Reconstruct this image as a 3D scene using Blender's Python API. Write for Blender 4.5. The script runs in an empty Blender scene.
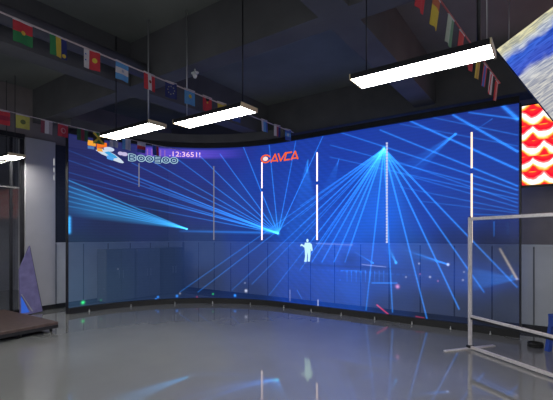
LAMP, WORLD, EXPO, BASE_GAIN, BEAM_GAIN = 38.0, .7, 0.0, 1.0, 1.05
import bpy, bmesh, math, random
import numpy as np
from mathutils import Vector, Matrix
random.seed(4)
scene = bpy.context.scene
COL = scene.collection
PI = math.pi

# ------------------------------------------------------------------ materials
def new_mat(name):
    m = bpy.data.materials.new(name); m.use_nodes = True
    nt = m.node_tree
    return m, nt, nt.nodes['Principled BSDF']
def plain(name, col, rough=.6, metal=0., noise=.12, scale=9., bump=0., spec=.5):
    m, nt, b = new_mat(name)
    tc = nt.nodes.new('ShaderNodeTexCoord')
    nz = nt.nodes.new('ShaderNodeTexNoise'); nz.inputs['Scale'].default_value = scale
    nz.inputs['Detail'].default_value = 4
    nt.links.new(tc.outputs['Object'], nz.inputs['Vector'])
    rp = nt.nodes.new('ShaderNodeValToRGB')
    a = [max(0, c*(1-noise)) for c in col]; d = [min(1, c*(1+noise)) for c in col]
    rp.color_ramp.elements[0].position = .3; rp.color_ramp.elements[1].position = .7
    rp.color_ramp.elements[0].color = (*a, 1); rp.color_ramp.elements[1].color = (*d, 1)
    nt.links.new(nz.outputs['Fac'], rp.inputs['Fac'])
    nt.links.new(rp.outputs['Color'], b.inputs['Base Color'])
    b.inputs['Roughness'].default_value = rough; b.inputs['Metallic'].default_value = metal
    b.inputs['Specular IOR Level'].default_value = spec
    if bump:
        bp = nt.nodes.new('ShaderNodeBump'); bp.inputs['Strength'].default_value = bump
        nt.links.new(nz.outputs['Fac'], bp.inputs['Height']); nt.links.new(bp.outputs['Normal'], b.inputs['Normal'])
    return m
def emit(name, col, strength):
    m = bpy.data.materials.new(name); m.use_nodes = True; nt = m.node_tree
    nt.nodes.remove(nt.nodes['Principled BSDF'])
    e = nt.nodes.new('ShaderNodeEmission'); e.inputs['Color'].default_value = (*col, 1); e.inputs['Strength'].default_value = strength
    nt.links.new(e.outputs[0], nt.nodes['Material Output'].inputs['Surface'])
    return m
def glass(name, tint, rough=.02, refl=1.0):
    # thin pane: clear transmission plus a Fresnel reflection
    m = bpy.data.materials.new(name); m.use_nodes = True; nt = m.node_tree
    nt.nodes.remove(nt.nodes['Principled BSDF'])
    t = nt.nodes.new('ShaderNodeBsdfTransparent'); t.inputs['Color'].default_value = (*tint, 1)
    g = nt.nodes.new('ShaderNodeBsdfGlossy'); g.inputs['Roughness'].default_value = rough
    g.inputs['Color'].default_value = (refl, refl, refl, 1)
    f = nt.nodes.new('ShaderNodeFresnel'); f.inputs['IOR'].default_value = 1.4
    x = nt.nodes.new('ShaderNodeMixShader')
    # reflect only where light enters the pane; the inner faces just pass it on
    ge = nt.nodes.new('ShaderNodeNewGeometry'); inv = nt.nodes.new('ShaderNodeMath'); inv.operation = 'SUBTRACT'; inv.inputs[0].default_value = 1
    nt.links.new(ge.outputs['Backfacing'], inv.inputs[1])
    mu = nt.nodes.new('ShaderNodeMath'); mu.operation = 'MULTIPLY'
    nt.links.new(f.outputs[0], mu.inputs[0]); nt.links.new(inv.outputs[0], mu.inputs[1])
    nt.links.new(mu.outputs[0], x.inputs[0]); nt.links.new(t.outputs[0], x.inputs[1]); nt.links.new(g.outputs[0], x.inputs[2])
    nt.links.new(x.outputs[0], nt.nodes['Material Output'].inputs['Surface'])
    return m

M = {}
M['ceiling'] = plain('painted_ceiling', (.15, .16, .155), .85, 0, .15, 1.2)
M['beam'] = plain('painted_beam', (.095, .094, .10), .8, 0, .15, 2)
M['dark_wall'] = plain('dark_wall_paint', (.22, .19, .195), .8, 0, .15, 2)
M['pale_panel'] = plain('pale_grey_panel', (.62, .61, .61), .55, 0, .05, 3)
M['grey_panel'] = plain('grey_wall_panel', (.42, .41, .45), .5, 0, .06, 2)
M['seam'] = plain('dark_seam', (.17, .17, .175), .7)
M['black'] = plain('black_paint', (.010, .010, .012), .55, 0, .2)
M['black_metal'] = plain('black_metal', (.018, .018, .022), .4, .3, .2)
M['dark_steel'] = plain('dark_steel', (.035, .036, .042), .35, .6, .2)
M['alu'] = plain('brushed_aluminium', (.66, .62, .64), .42, .35, .08, 30)
M['pale_metal'] = plain('pale_metal', (.45, .45, .46), .4, .5, .08)
M['white_plastic'] = plain('white_plastic', (.62, .62, .62), .5, 0, .04)
M['brown_deck'] = plain('brown_deck_board', (.075, .046, .042), .5, 0, .25, 14, .05)
M['rubber'] = plain('black_rubber', (.012, .012, .012), .7)
M['blue_plastic'] = plain('blue_plastic', (.035, .085, .42), .4, 0, .05)
M['cord_red'] = plain('red_cord', (.42, .11, .11), .8)
M['cord_pale'] = plain('pale_cord', (.50, .42, .43), .8)
M['navy'] = plain('dark_blue_blind', (.022, .026, .040), .6, 0, .1)
M['cabinet'] = plain('grey_cabinet', (.20, .21, .23), .5, 0, .06)
M['cabinet_dark'] = plain('dark_cabinet', (.05, .055, .07), .5, 0, .06)
M['lamp_face'] = emit('lamp_diffuser', (1.0, .985, .90), LAMP)
M['lamp_end'] = plain('lamp_end_cap', (.80, .66, .42), .45, .2, .05)
M['clear'] = glass('clear_glass', (.93, .94, .95), .03)
M['dim_glass'] = glass('dim_glass', (.70, .72, .76), .05)

def floor_mat():
    m, nt, b = new_mat('grey_epoxy_floor')
    tc = nt.nodes.new('ShaderNodeTexCoord')
    nz = nt.nodes.new('ShaderNodeTexNoise'); nz.inputs['Scale'].default_value = .8; nz.inputs['Detail'].default_value = 7
    nt.links.new(tc.outputs['Object'], nz.inputs['Vector'])
    rp = nt.nodes.new('ShaderNodeValToRGB')
    rp.color_ramp.elements[0].position = .3; rp.color_ramp.elements[1].position = .75
    rp.color_ramp.elements[0].color = (.175, .178, .18, 1); rp.color_ramp.elements[1].color = (.215, .218, .22, 1)
    nt.links.new(nz.outputs['Fac'], rp.inputs['Fac']); nt.links.new(rp.outputs['Color'], b.inputs['Base Color'])
    n2 = nt.nodes.new('ShaderNodeTexNoise'); n2.inputs['Scale'].default_value = 5; n2.inputs['Detail'].default_value = 5
    nt.links.new(tc.outputs['Object'], n2.inputs['Vector'])
    mr = nt.nodes.new('ShaderNodeMapRange'); mr.inputs['To Min'].default_value = .015; mr.inputs['To Max'].default_value = .06
    nt.links.new(n2.outputs['Fac'], mr.inputs['Value']); nt.links.new(mr.outputs[0], b.inputs['Roughness'])
    bp = nt.nodes.new('ShaderNodeBump'); bp.inputs['Strength'].default_value = .004
    nt.links.new(n2.outputs['Fac'], bp.inputs['Height']); nt.links.new(bp.outputs['Normal'], b.inputs['Normal'])
    b.inputs['IOR'].default_value = 2.0
    return m
M['floor'] = floor_mat()

# ------------------------------------------------------------------ mesh helpers
class MB:
    def __init__(s): s.bm = bmesh.new(); s.mats = []
    def mi(s, mat):
        if mat is None: return 0
        if mat not in s.mats: s.mats.append(mat)
        return s.mats.index(mat)
    def box(s, x0, x1, y0, y1, z0, z1, mat=None, bev=0., mtx=None):
        v = [s.bm.verts.new((x, y, z)) for x in (x0, x1) for y in (y0, y1) for z in (z0, z1)]
        fs = [(0,1,3,2),(4,6,7,5),(0,4,5,1),(2,3,7,6),(0,2,6,4),(1,5,7,3)]
        F = [s.bm.faces.new([v[i] for i in f]) for f in fs]
        k = s.mi(mat)
        for f in F: f.material_index = k
        if bev > 0:
            es = {e for f in F for e in f.edges}
            r = bmesh.ops.bevel(s.bm, geom=list(es), offset=bev, segments=2, affect='EDGES', profile=.5)
            for f in r['faces']: f.material_index = k
            v = list({q for f in r['faces'] for q in f.verts})
        if mtx is not None:
            for q in v: q.co = mtx @ q.co
        return s
    def tube(s, pts, r, seg=8, mat=None, cap=True):
        k = s.mi(mat); P = [Vector(p) for p in pts]; rings = []
        for i, p in enumerate(P):
            t = (P[min(i+1, len(P)-1)] - P[max(i-1, 0)]).normalized()
            up = Vector((0,0,1)) if abs(t.z) < .9 else Vector((1,0,0))
            a = t.cross(up).normalized(); b = a.cross(t).normalized()
            rr = r[i] if isinstance(r, (list, tuple)) else r
            rings.append([s.bm.verts.new(p + a*rr*math.cos(2*PI*j/seg) + b*rr*math.sin(2*PI*j/seg)) for j in range(seg)])
        for A, B in zip(rings, rings[1:]):
            for j in range(seg):
                f = s.bm.faces.new((A[j], A[(j+1)%seg], B[(j+1)%seg], B[j])); f.material_index = k; f.smooth = True
        if cap:
            for q in (rings[0][::-1], rings[-1]):
                f = s.bm.faces.new(q); f.material_index = k
        return s
    def lathe(s, prof, seg=20, c=(0,0,0), mat=None):
        k = s.mi(mat); rings = []
        for r, z in prof:
            rings.append([s.bm.verts.new((c[0]+r*math.cos(2*PI*j/seg), c[1]+r*math.sin(2*PI*j/seg), c[2]+z)) for j in range(seg)])
        for A, B in zip(rings, rings[1:]):
            for j in range(seg):
                f = s.bm.faces.new((A[j], A[(j+1)%seg], B[(j+1)%seg], B[j])); f.material_index = k; f.smooth = True
        for q in (rings[0][::-1], rings[-1]):
            f = s.bm.faces.new(q); f.material_index = k
        return s
    def prism(s, poly, a0, a1, fn, mat=None):
        # polygon in (u, v) extruded a0..a1 through fn(u, v, a)
        k = s.mi(mat)
        A = [s.bm.verts.new(fn(u, v, a0)) for u, v in poly]; B = [s.bm.verts.new(fn(u, v, a1)) for u, v in poly]
        n = len(poly)
        F = [s.bm.faces.new(A[::-1]), s.bm.faces.new(B)] + [s.bm.faces.new((A[i], A[(i+1)%n], B[(i+1)%n], B[i])) for i in range(n)]
        for f in F: f.material_index = k
        return s
    def build(s, name, mat=None, parent=None, loc=None, rz=0, **props):
        bmesh.ops.recalc_face_normals(s.bm, faces=s.bm.faces)
        me = bpy.data.meshes.new(name); s.bm.to_mesh(me); s.bm.free()
        for m in (s.mats or [mat]): me.materials.append(m)
        o = bpy.data.objects.new(name, me); COL.objects.link(o)
        if parent: o.parent = parent
        if loc: o.location = loc
        o.rotation_euler.z = rz
        for a, b in props.items(): o[a] = b
        return o
def tag(o, label, cat, group=None):
    o['label'] = label; o['category'] = cat
    if group: o['group'] = group
    return o
def thing(name, label, cat, loc=(0,0,0), rz=0, group=None):
    o = bpy.data.objects.new(name, None); COL.objects.link(o); o.location = loc; o.rotation_euler = (0,0,rz)
    o.empty_display_size = .1
    return tag(o, label, cat, group)
def struct(name, mb, mat): return mb.build(name, mat, kind='structure')

# ------------------------------------------------------------------ camera: standing eye height, level, room turned 35.3 degrees
TH = math.asin(.578)
cam = bpy.data.cameras.new('camera'); cam.sensor_width = 36; cam.lens = 390/553*36; cam.shift_y = 36/553; cam.clip_start = .05
co = bpy.data.objects.new('camera', cam); COL.objects.link(co); co.location = (0, 0, 1.6); co.rotation_euler = (PI/2, 0, TH)
scene.camera = co

# ------------------------------------------------------------------ the setting
XL, YB, ZC = -9.0, 7.9, 4.7
struct('floor', MB().box(-13.2, 5, -4, 9, -.1, 0), M['floor'])
struct('ceiling', MB().box(-13.2, 5, -4, 9, ZC, ZC+.1), M['ceiling'])
struct('wall_back', MB().box(XL-.12, 5, YB, YB+.12, 0, ZC), M['dark_wall'])
wl = MB()
wl.box(XL-.12, XL, 3.62, YB+.12, 0, ZC); wl.box(XL-.12, XL, -4, 3.62, 3.72, ZC)
struct('wall_left', wl, M['dark_wall'])
# pale dado of joined panels, with a ledge, on the back wall and on the left wall
def dado(name, along, a0, a1, step):
    mb = MB(); a = a0
    while a < a1 - .01:
        b = min(a + step, a1)
        if along == 'x': mb.box(a+.006, b-.006, YB-.03, YB, .10, 1.42, M['pale_panel']); mb.box(a-.012, a+.012, YB-.034, YB, .1, 1.42, M['seam'])
        else: mb.box(XL, XL+.03, a+.006, b-.006, .10, 1.42, M['pale_panel']); mb.box(XL, XL+.034, a-.012, a+.012, .1, 1.42, M['seam'])
        a = b
    if along == 'x': mb.box(a0, a1, YB-.05, YB, 1.42, 1.455, M['white_plastic'])
    else: mb.box(XL, XL+.05, a0, a1, 1.42, 1.455, M['white_plastic'])
    return struct(name, mb, None)
dado('trim_1', 'x', XL+.06, 4.9, .62)
dado('trim_2', 'y', 4.22, YB-.06, .62)
struct('baseboard_back', MB().box(XL+.06, 4.9, YB-.045, YB, 0, .10), M['black'])
struct('baseboard_left', MB().box(XL, XL+.045, 3.62, YB-.06, 0, .10), M['black'])
# dark blinded window over the dado on the left wall
w2 = MB(); w2.box(XL, XL+.05, 4.22, 7.3, 1.46, 3.62, M['navy'])
for k in range(16): w2.box(XL+.05, XL+.058, 4.26, 7.26, 1.5+k*.13, 1.58+k*.13, M['navy'])
struct('window_2', w2, None)
# grey full-height panel beside it
struct('trim_3', MB().box(XL, XL+.06, 3.60, 4.20, .10, 3.66, M['grey_panel'], .004), None)
# glazed front of the next room, left of the panel
w1 = MB()
for y, w in ((3.565, .035), (3.365, .022), (2.4, .03), (1.4, .03), (.4, .03), (-.8, .03)): w1.box(XL-.05, XL-.005, y-w, y+w, 0, 3.66, M['dark_steel'])
w1.box(XL-.09, XL+.02, -4, 3.6, 3.62, 3.72, M['dark_steel']); w1.box(XL-.09, XL+.02, -4, 3.6, 0, .07, M['dark_steel'])
w1.box(XL-.07, XL, -4, 3.5, 2.58, 2.61, M['beam'])
struct('window_1', w1, None)
struct('window_3', MB().box(XL-.045, XL-.03, -4, 3.5, .07, 3.62), M['dim_glass'])
struct('wall_beyond', MB().box(-13.2, -13.1, -4, 9, 0, ZC).box(-13.1, XL-.12, 5.0, 5.1, 0, ZC), M['grey_panel'])
# beams
struct('trim_4', MB().box(XL, 5, 3.76, 4.06, 4.0, ZC), M['beam'])
struct('trim_5', MB().box(XL, 5, 7.45, YB, 3.93, ZC), M['beam'])
for i, x in enumerate((-5.9, -2.1, 1.7)):
    b = MB()
    for a, c in ((-4, 3.76), (4.06, 7.45)): b.box(x, x+.36, a, c, 4.0, ZC)
    struct('trim_%d' % (6+i), b, M['beam'])
struct('trim_9', MB().box(XL, 5, .0, .3, 4.0, ZC), M['beam'])
# screen header: dark soffit that follows the curve down to the top of the display
# the picture on the display, in metres on its surface
BEAMS=[
([(2.576,1.767),(2.184,1.931),(1.8,2.09),(1.425,2.241),(1.058,2.384),(0.698,2.516),(0.345,2.637),(-0.001,2.747)],0.022,'c',1.0,0.63),
([(2.576,1.767),(2.184,1.911),(1.8,2.05),(1.425,2.182),(1.058,2.307),(0.698,2.423),(0.345,2.529),(-0.001,2.624)],0.022,'c',1.0,0.5249999999999999),
([(2.576,1.767),(2.184,1.894),(1.8,2.016),(1.425,2.133),(1.058,2.243),(0.698,2.345),(0.345,2.438),(-0.001,2.521)],0.022,'c',1.0,0.48999999999999994),
([(2.576,1.767),(2.184,1.877),(1.8,1.983),(1.425,2.084),(1.058,2.179),(0.698,2.267),(0.345,2.347),(-0.001,2.419)],0.022,'c',1.0,0.385),
([(2.576,1.767),(2.184,1.86),(1.8,1.95),(1.425,2.035),(1.058,2.115),(0.698,2.189),(0.345,2.256),(-0.001,2.317)],0.022,'c',1.0,0.35),
([(2.576,1.767),(2.184,1.843),(1.8,1.916),(1.425,1.986),(1.058,2.051),(0.698,2.111),(0.345,2.166),(-0.001,2.214)],0.022,'c',1.0,0.24499999999999997),
([(4.837,1.657),(4.378,2.675),(3.931,3.727)],0.018,'b',1.3,0.675),
([(4.837,1.657),(4.455,2.118),(4.083,2.594),(3.719,3.076),(3.362,3.56)],0.018,'b',1.3,0.6000000000000001),
([(4.837,1.657),(4.406,2.037),(3.987,2.428),(3.578,2.825),(3.178,3.22),(2.787,3.609)],0.018,'b',1.3,0.5249999999999999),
([(4.837,1.657),(4.373,1.962),(3.923,2.278),(3.484,2.596),(3.056,2.913),(2.638,3.221),(2.229,3.517)],0.018,'b',1.3,0.44999999999999996),
([(4.837,1.657),(4.717,2.691),(4.599,3.739)],0.018,'b',1.3,0.675),
([(4.837,1.657),(5.317,3.712)],0.018,'b',1.3,0.6000000000000001),
([(4.837,1.657),(5.988,3.701)],0.018,'b',1.3,0.675),
([(4.837,1.657),(4.416,1.871),(4.007,2.092),(3.607,2.316),(3.217,2.539),(2.834,2.759),(2.46,2.971),(2.093,3.175),(1.734,3.367)],0.018,'b',1.3,0.375),
([(4.837,1.657),(4.411,1.84),(3.996,2.029),(3.591,2.219),(3.195,2.41),(2.808,2.597),(2.429,2.777),(2.058,2.95),(1.694,3.113),(1.338,3.264)],0.018,'b',1.3,0.30000000000000004),
([(4.837,1.657),(4.396,1.815),(3.967,1.978),(3.548,2.142),(3.139,2.306),(2.74,2.466),(2.349,2.621),(1.966,2.768),(1.592,2.905),(1.225,3.032),(0.866,3.147)],0.018,'b',1.3,0.22499999999999998),
([(4.837,1.657),(4.378,1.801),(3.931,1.949),(3.497,2.098),(3.072,2.246),(2.658,2.391),(2.252,2.53),(1.856,2.661),(1.469,2.782),(1.09,2.893),(0.719,2.993),(0.356,3.081),(-0.001,3.156)],0.018,'b',1.3,0.15000000000000002),
([(4.837,1.657),(4.378,1.777),(3.931,1.901),(3.497,2.027),(3.072,2.151),(2.658,2.272),(2.252,2.388),(1.856,2.497),(1.469,2.599),(1.09,2.691),(0.719,2.775),(0.356,2.848),(-0.001,2.911)],0.018,'b',1.3,0.15000000000000002),
([(4.837,1.657),(4.388,1.807),(3.952,1.962),(3.527,2.118),(3.111,2.274),(2.706,2.425),(2.309,2.571),(1.92,2.71),(1.541,2.839),(1.169,2.958),(0.805,3.065),(0.448,3.16)],0.018,'b',1.3,0.1875),
([(4.837,1.657),(4.416,1.793),(4.007,1.933),(3.607,2.075),(3.217,2.216),(2.834,2.355),(2.46,2.49),(2.093,2.618),(1.734,2.739)],0.018,'b',1.3,0.26249999999999996),
([(4.837,1.657),(4.384,1.767),(3.944,1.881),(3.515,1.995),(3.096,2.109),(2.687,2.22),(2.287,2.326),(1.895,2.427),(1.513,2.52)],0.018,'b',1.3,0.22499999999999998),
([(4.837,1.657),(4.378,1.766),(3.931,1.878),(3.497,1.991),(3.072,2.103),(2.658,2.212),(2.252,2.316),(1.856,2.415),(1.469,2.507),(1.09,2.59),(0.719,2.665),(0.356,2.731),(-0.001,2.788)],0.018,'b',1.3,0.10500000000000001),
([(4.837,1.657),(4.378,1.82),(3.931,1.988),(3.497,2.158),(3.072,2.326),(2.658,2.49),(2.252,2.648),(1.856,2.797),(1.469,2.935),(1.09,3.062),(0.719,3.175),(0.356,3.275),(-0.001,3.361)],0.018,'b',1.3,0.10500000000000001),
([(4.837,1.657),(4.405,1.732),(3.984,1.808),(3.574,1.886),(3.174,1.963),(2.782,2.038),(2.398,2.111),(2.022,2.18),(1.655,2.245),(1.295,2.305)],0.018,'b',1.3,0.15000000000000002),
([(7.302,3.258),(6.961,3.069),(6.602,2.87),(6.222,2.659),(5.82,2.436),(5.395,2.2),(4.944,1.95),(4.494,1.683),(4.058,1.404),(3.632,1.118),(3.217,0.83),(2.81,0.546),(2.413,0.268)],0.022,'b',0.75,0.2805),
([(7.302,3.258),(6.963,3.048),(6.606,2.826),(6.228,2.591),(5.829,2.343),(5.407,2.081),(4.959,1.803),(4.511,1.508),(4.076,1.2),(3.652,0.886),(3.239,0.571),(2.834,0.26)],0.022,'b',0.75,0.306),
([(7.302,3.258),(6.963,2.995),(6.606,2.718),(6.229,2.426),(5.831,2.117),(5.409,1.789),(4.962,1.442),(4.515,1.076),(4.08,0.698),(3.657,0.315)],0.022,'b',0.75,0.23800000000000002),
([(7.302,3.258),(6.971,2.971),(6.623,2.668),(6.256,2.35),(5.869,2.013),(5.459,1.657),(5.025,1.28),(4.586,0.884),(4.159,0.474)],0.022,'b',0.75,0.255),
([(7.302,3.258),(6.973,2.893),(6.626,2.508),(6.261,2.103),(5.876,1.676),(5.468,1.224),(5.037,0.745),(4.599,0.243)],0.022,'b',0.75,0.255),
([(7.302,3.258),(5.421,0.857)],0.022,'b',1.5,0.3825),
([(7.302,3.258),(5.722,1.044)],0.022,'b',1.5,0.51),
([(7.302,3.258),(5.965,1.053)],0.022,'b',1.5,0.595),
([(7.302,3.258),(6.245,1.064)],0.022,'b',1.5,0.6375),
([(7.302,3.258),(6.492,1.073)],0.022,'b',1.5,0.68),
([(7.302,3.258),(6.941,0.15)],0.022,'b',1.5,0.51),
([(7.302,3.258),(7.466,0.17)],0.022,'b',1.5,0.595),
([(7.302,3.258),(8.091,0.115)],0.022,'b',1.5,0.68),
([(7.302,3.258),(8.618,0.351)],0.022,'b',1.5,0.7224999999999999),
([(7.302,3.258),(8.998,0.673)],0.022,'b',1.5,0.595),
([(7.302,3.258),(9.464,0.791)],0.022,'b',1.5,0.595),
([(7.302,3.258),(5.421,2.255)],0.016,'b',0.9,0.4),
([(7.302,3.258),(5.421,2.037)],0.016,'b',0.9,0.4),
([(7.302,3.258),(5.421,1.818)],0.016,'b',0.9,0.4),
([(7.302,3.258),(5.548,1.643)],0.016,'b',0.9,0.4),
([(7.302,3.258),(5.722,1.514)],0.016,'b',0.9,0.4),
([(7.302,3.258),(5.869,1.367)],0.016,'b',0.9,0.4),
([(9.271,3.698),(9.472,3.454)],0.05,'b',0.77,1.102779002331107),
([(8.523,3.687),(9.472,2.939)],0.032,'b',0.7243201204358535,1.0347430291940765),
([(7.791,3.709),(9.472,2.654)],0.028,'b',0.6753121503711672,0.9647316433873817),
([(7.223,3.633),(9.472,2.392)],0.022,'b',0.5723226377239092,0.8176037681770133),
([(6.358,3.728),(9.472,2.329)],0.02,'b',0.4606296853036601,0.6580424075766573),
([(6.153,3.489),(9.472,2.25)],0.017,'b',0.3813928467131956,0.5448469238759938),
([(6.153,3.24),(9.472,2.186)],0.017,'b',0.32895256863289546,0.46993224090413643),
([(7.476,3.029),(9.472,2.123)],0.016,'b',0.33569561709864193,0.4795651672837742),
([(7.514,2.8),(9.472,2.059)],0.016,'b',0.30135813417495394,0.4305116202499342),
([(7.607,2.512),(9.472,1.996)],0.015,'b',0.27993208244641055,0.3999029749234437),
([(8.773,3.685),(9.472,3.454)],0.022,'b',0.48955773329010055,0.6993681904144294),
([(8.142,3.72),(9.472,3.2)],0.016,'b',0.30135813417495394,0.4305116202499342),
([(7.607,3.684),(9.472,3.026)],0.016,'b',0.2652503991393197,0.37892914162759955),
([(8.834,1.969),(9.472,1.917)],0.014,'b',0.2652503991393197,0.37892914162759955),
([(7.969,2.232),(9.472,1.964)],0.014,'b',0.24254588820872727,0.34649412601246754),
([(5.82,1.441),(6.666,1.42)],0.012,'w',0.35,0.3),
([(5.623,3.238),(5.598,2.96)],0.02,'c',0.9,0.5),
([(6.358,3.175),(6.313,3.037)],0.015,'b',0.9,0.3),
([(7.084,1.077),(6.709,1.281)],0.022,'b',1.0,0.1),
([(6.857,1.038),(7.341,1.011)],0.012,'w',0.55,0.35),
([(6.403,0.896),(6.941,0.914)],0.01,'b',0.9,0.6),
([(7.532,1.095),(7.418,1.336)],0.028,'c',1.1,0.1),
([(8.442,1.105),(7.7,1.341)],0.025,'b',1.2,0.05),
([(7.164,0.271),(7.38,0.122)],0.02,'r',1,0.8),
([(7.898,0.137),(8.039,0.127)],0.018,'r',0.4,0.3),
([(5.159,0.399),(5.159,0.155)],0.012,'w',0.5,0.4),
([(5.343,0.414),(5.472,0.228)],0.01,'b',0.8,0.5),
([(5.869,0.244),(5.869,0.117)],0.02,'w',0.7,0.7),
([(7.063,0.688),(7.551,0.722)],0.02,'b',0.7,0.6),
([(9.229,1.389),(9.464,0.918)],0.03,'y',0.35,0.75),
([(8.57,3.352),(7.827,2.825)],0.03,'b',1.1,0.1),
([(9.115,3.516),(8.849,3.36)],0.015,'b',0.5,0.1),
([(0.019,1.969),(0.019,1.826),(0.019,1.682)],0.07,'c',1.5,1.5),  # not a beam: bright edge reflection painted into the picture
([(9.144,1.829),(9.144,1.6)],0.015,'b',0.6,0.3),
([(2.413,1.719),(2.787,1.712),(3.168,1.704),(3.558,1.695),(3.956,1.687),(4.365,1.678),(4.784,1.668)],0.05,'b',0.1,0.5),
([(6.536,0.893),(6.536,0.671)],0.012,'b',0.75,0.25),
([(6.636,0.898),(6.636,0.678)],0.012,'b',0.75,0.25),
([(6.735,0.903),(6.735,0.685)],0.012,'b',0.75,0.25),
([(6.832,0.909),(6.832,0.691)],0.012,'b',0.75,0.25),
([(6.928,0.914),(6.928,0.698)],0.012,'b',0.75,0.25),
([(7.023,0.918),(7.023,0.704)],0.012,'b',0.75,0.25),
([(7.116,0.923),(7.116,0.711)],0.012,'b',0.75,0.25),
([(7.208,0.928),(7.208,0.717)],0.012,'b',0.75,0.25),
([(7.298,0.933),(7.298,0.723)],0.012,'b',0.75,0.25),
]
CONES=[
((2.576,1.767),(-0.001,2.726),(-0.001,2.03),'c',0.9,0.28),
((5.598,3.219),(4.944,1.465),(6.036,1.474),'b',0.55,0.05),
((6.358,3.175),(5.869,2.469),(6.245,2.404),'b',0.45,0.02),
((7.302,3.296),(6.492,2.775),(7.969,2.522),'c',1.7,0.03),
((7.302,3.296),(5.869,1.303),(8.311,1.143),'b',0.5,0.12),
((4.837,1.645),(4.416,2.157),(5.186,2.133),'c',1.4,0.02),
((8.554,3.355),(7.645,2.954),(7.863,2.621),'b',0.95,0.05),
((8.442,1.105),(7.607,1.451),(7.645,1.229),'b',0.7,0.02),
((9.505,0.921),(8.788,1.094),(8.788,0.656),'b',0.55,0.2),
((7.532,1.113),(7.223,1.408),(7.457,1.449),'c',0.7,0.02),
]
DOTS=[
(0.304,0.197,0.05,'g',1.3),
(0.677,0.206,0.03,'g',0.25),
(3.192,0.212,0.03,'g',0.7),
(1.912,0.171,0.035,'b',1.0),
(1.867,0.127,0.03,'b',0.8),
(2.344,0.176,0.04,'b',1.0),
(2.413,0.233,0.03,'w',0.3),
(3.731,0.186,0.04,'b',1.4),
(4.007,0.308,0.045,'w',0.9),
(3.982,0.491,0.02,'w',0.5),
(2.81,0.141,0.03,'r',0.3),
(5.106,1.779,0.03,'c',0.2),
(7.952,1.102,0.022,'w',0.5),
(7.718,0.844,0.022,'w',0.4),
(7.969,0.913,0.02,'p',0.4),
(8.142,0.87,0.025,'w',0.55),
(8.277,0.807,0.02,'p',0.4),
(8.68,0.851,0.022,'w',0.4),
(8.696,0.988,0.018,'w',0.4),
(7.561,0.657,0.05,'p',0.8),
(7.532,1.104,0.035,'c',1.0),
(8.442,1.105,0.03,'w',0.9),
(7.302,3.277,0.05,'c',1.0),
(4.85,1.657,0.05,'c',0.9),
(2.576,1.767,0.03,'c',0.8),
(8.554,3.355,0.025,'c',0.8),
(7.084,1.077,0.02,'c',0.7),
(1.036,0.862,0.015,'w',0.35),
(0.74,0.44,0.01,'w',0.2),
(9.396,0.962,0.03,'c',0.5),
(6.381,0.701,0.02,'b',0.3),
]
BASE=[
(0.04,3.471,0.02,0.024,0.11),
(0.04,3.06,0.022,0.028,0.13),
(0.866,2.948,0.024,0.028,0.15),
(0.866,3.5,0.022,0.026,0.13),
(1.734,3.018,0.024,0.032,0.18),
(2.881,3.299,0.02,0.035,0.24),
(3.731,3.643,0.018,0.035,0.3),
(2.881,2.461,0.022,0.035,0.19),
(3.856,2.334,0.018,0.05,0.3),
(0.04,2.032,0.02,0.035,0.12),
(0.866,1.843,0.02,0.03,0.09),
(1.734,1.856,0.02,0.032,0.11),
(0.04,1.312,0.0204,0.0396,0.08),
(0.866,1.291,0.017,0.0324,0.072),
(0.866,0.517,0.0204,0.0396,0.08),
(0.04,0.49,0.0238,0.0504,0.096),
(1.957,1.154,0.017,0.0324,0.08),
(1.957,0.45,0.017,0.0324,0.08),
(3.0,1.265,0.0187,0.0432,0.144),
(3.0,0.427,0.01,0.022,0.075),
(4.108,1.506,0.01,0.04,0.24),
(4.108,0.801,0.011,0.035,0.2),
(4.108,0.26,0.01,0.025,0.1),
(4.89,3.546,0.012,0.045,0.36),
(5.421,2.605,0.01,0.055,0.42),
(4.365,2.786,0.012,0.05,0.36),
(5.421,1.513,0.01,0.07,0.46),
(5.421,0.857,0.01,0.06,0.4),
(5.421,0.311,0.01,0.045,0.3),
(6.492,3.444,0.012,0.045,0.37),
(6.492,2.532,0.01,0.06,0.46),
(6.492,1.722,0.01,0.08,0.58),
(6.381,0.946,0.01,0.07,0.5),
(6.602,0.515,0.012,0.08,0.48),
(6.381,0.232,0.012,0.055,0.32),
(7.223,2.003,0.01,0.09,0.62),
(7.223,1.332,0.01,0.06,0.42),
(7.322,0.668,0.012,0.06,0.33),
(7.322,0.23,0.014,0.03,0.11),
(7.969,3.425,0.014,0.045,0.34),
(7.969,2.612,0.012,0.055,0.42),
(7.969,1.889,0.012,0.05,0.36),
(7.969,1.347,0.014,0.04,0.19),
(8.056,0.9,0.016,0.05,0.27),
(8.142,0.46,0.014,0.022,0.055),
(8.142,0.139,0.014,0.02,0.04),
(7.514,0.4,0.014,0.028,0.08),
(8.634,3.497,0.015,0.04,0.29),
(8.634,2.728,0.014,0.05,0.36),
(8.634,2.044,0.014,0.05,0.32),
(8.554,1.445,0.014,0.028,0.12),
(8.602,0.88,0.016,0.05,0.26),
(8.634,0.421,0.014,0.018,0.03),
(9.299,3.468,0.016,0.04,0.27),
(9.299,2.824,0.016,0.05,0.33),
(9.299,2.099,0.015,0.045,0.3),
(9.299,1.825,0.016,0.03,0.14),
(9.086,1.452,0.016,0.02,0.045),
(9.369,1.296,0.018,0.022,0.035),
(9.158,0.915,0.018,0.05,0.26),
(9.299,0.57,0.016,0.018,0.025),
(9.086,0.221,0.012,0.014,0.02),
]
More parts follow.
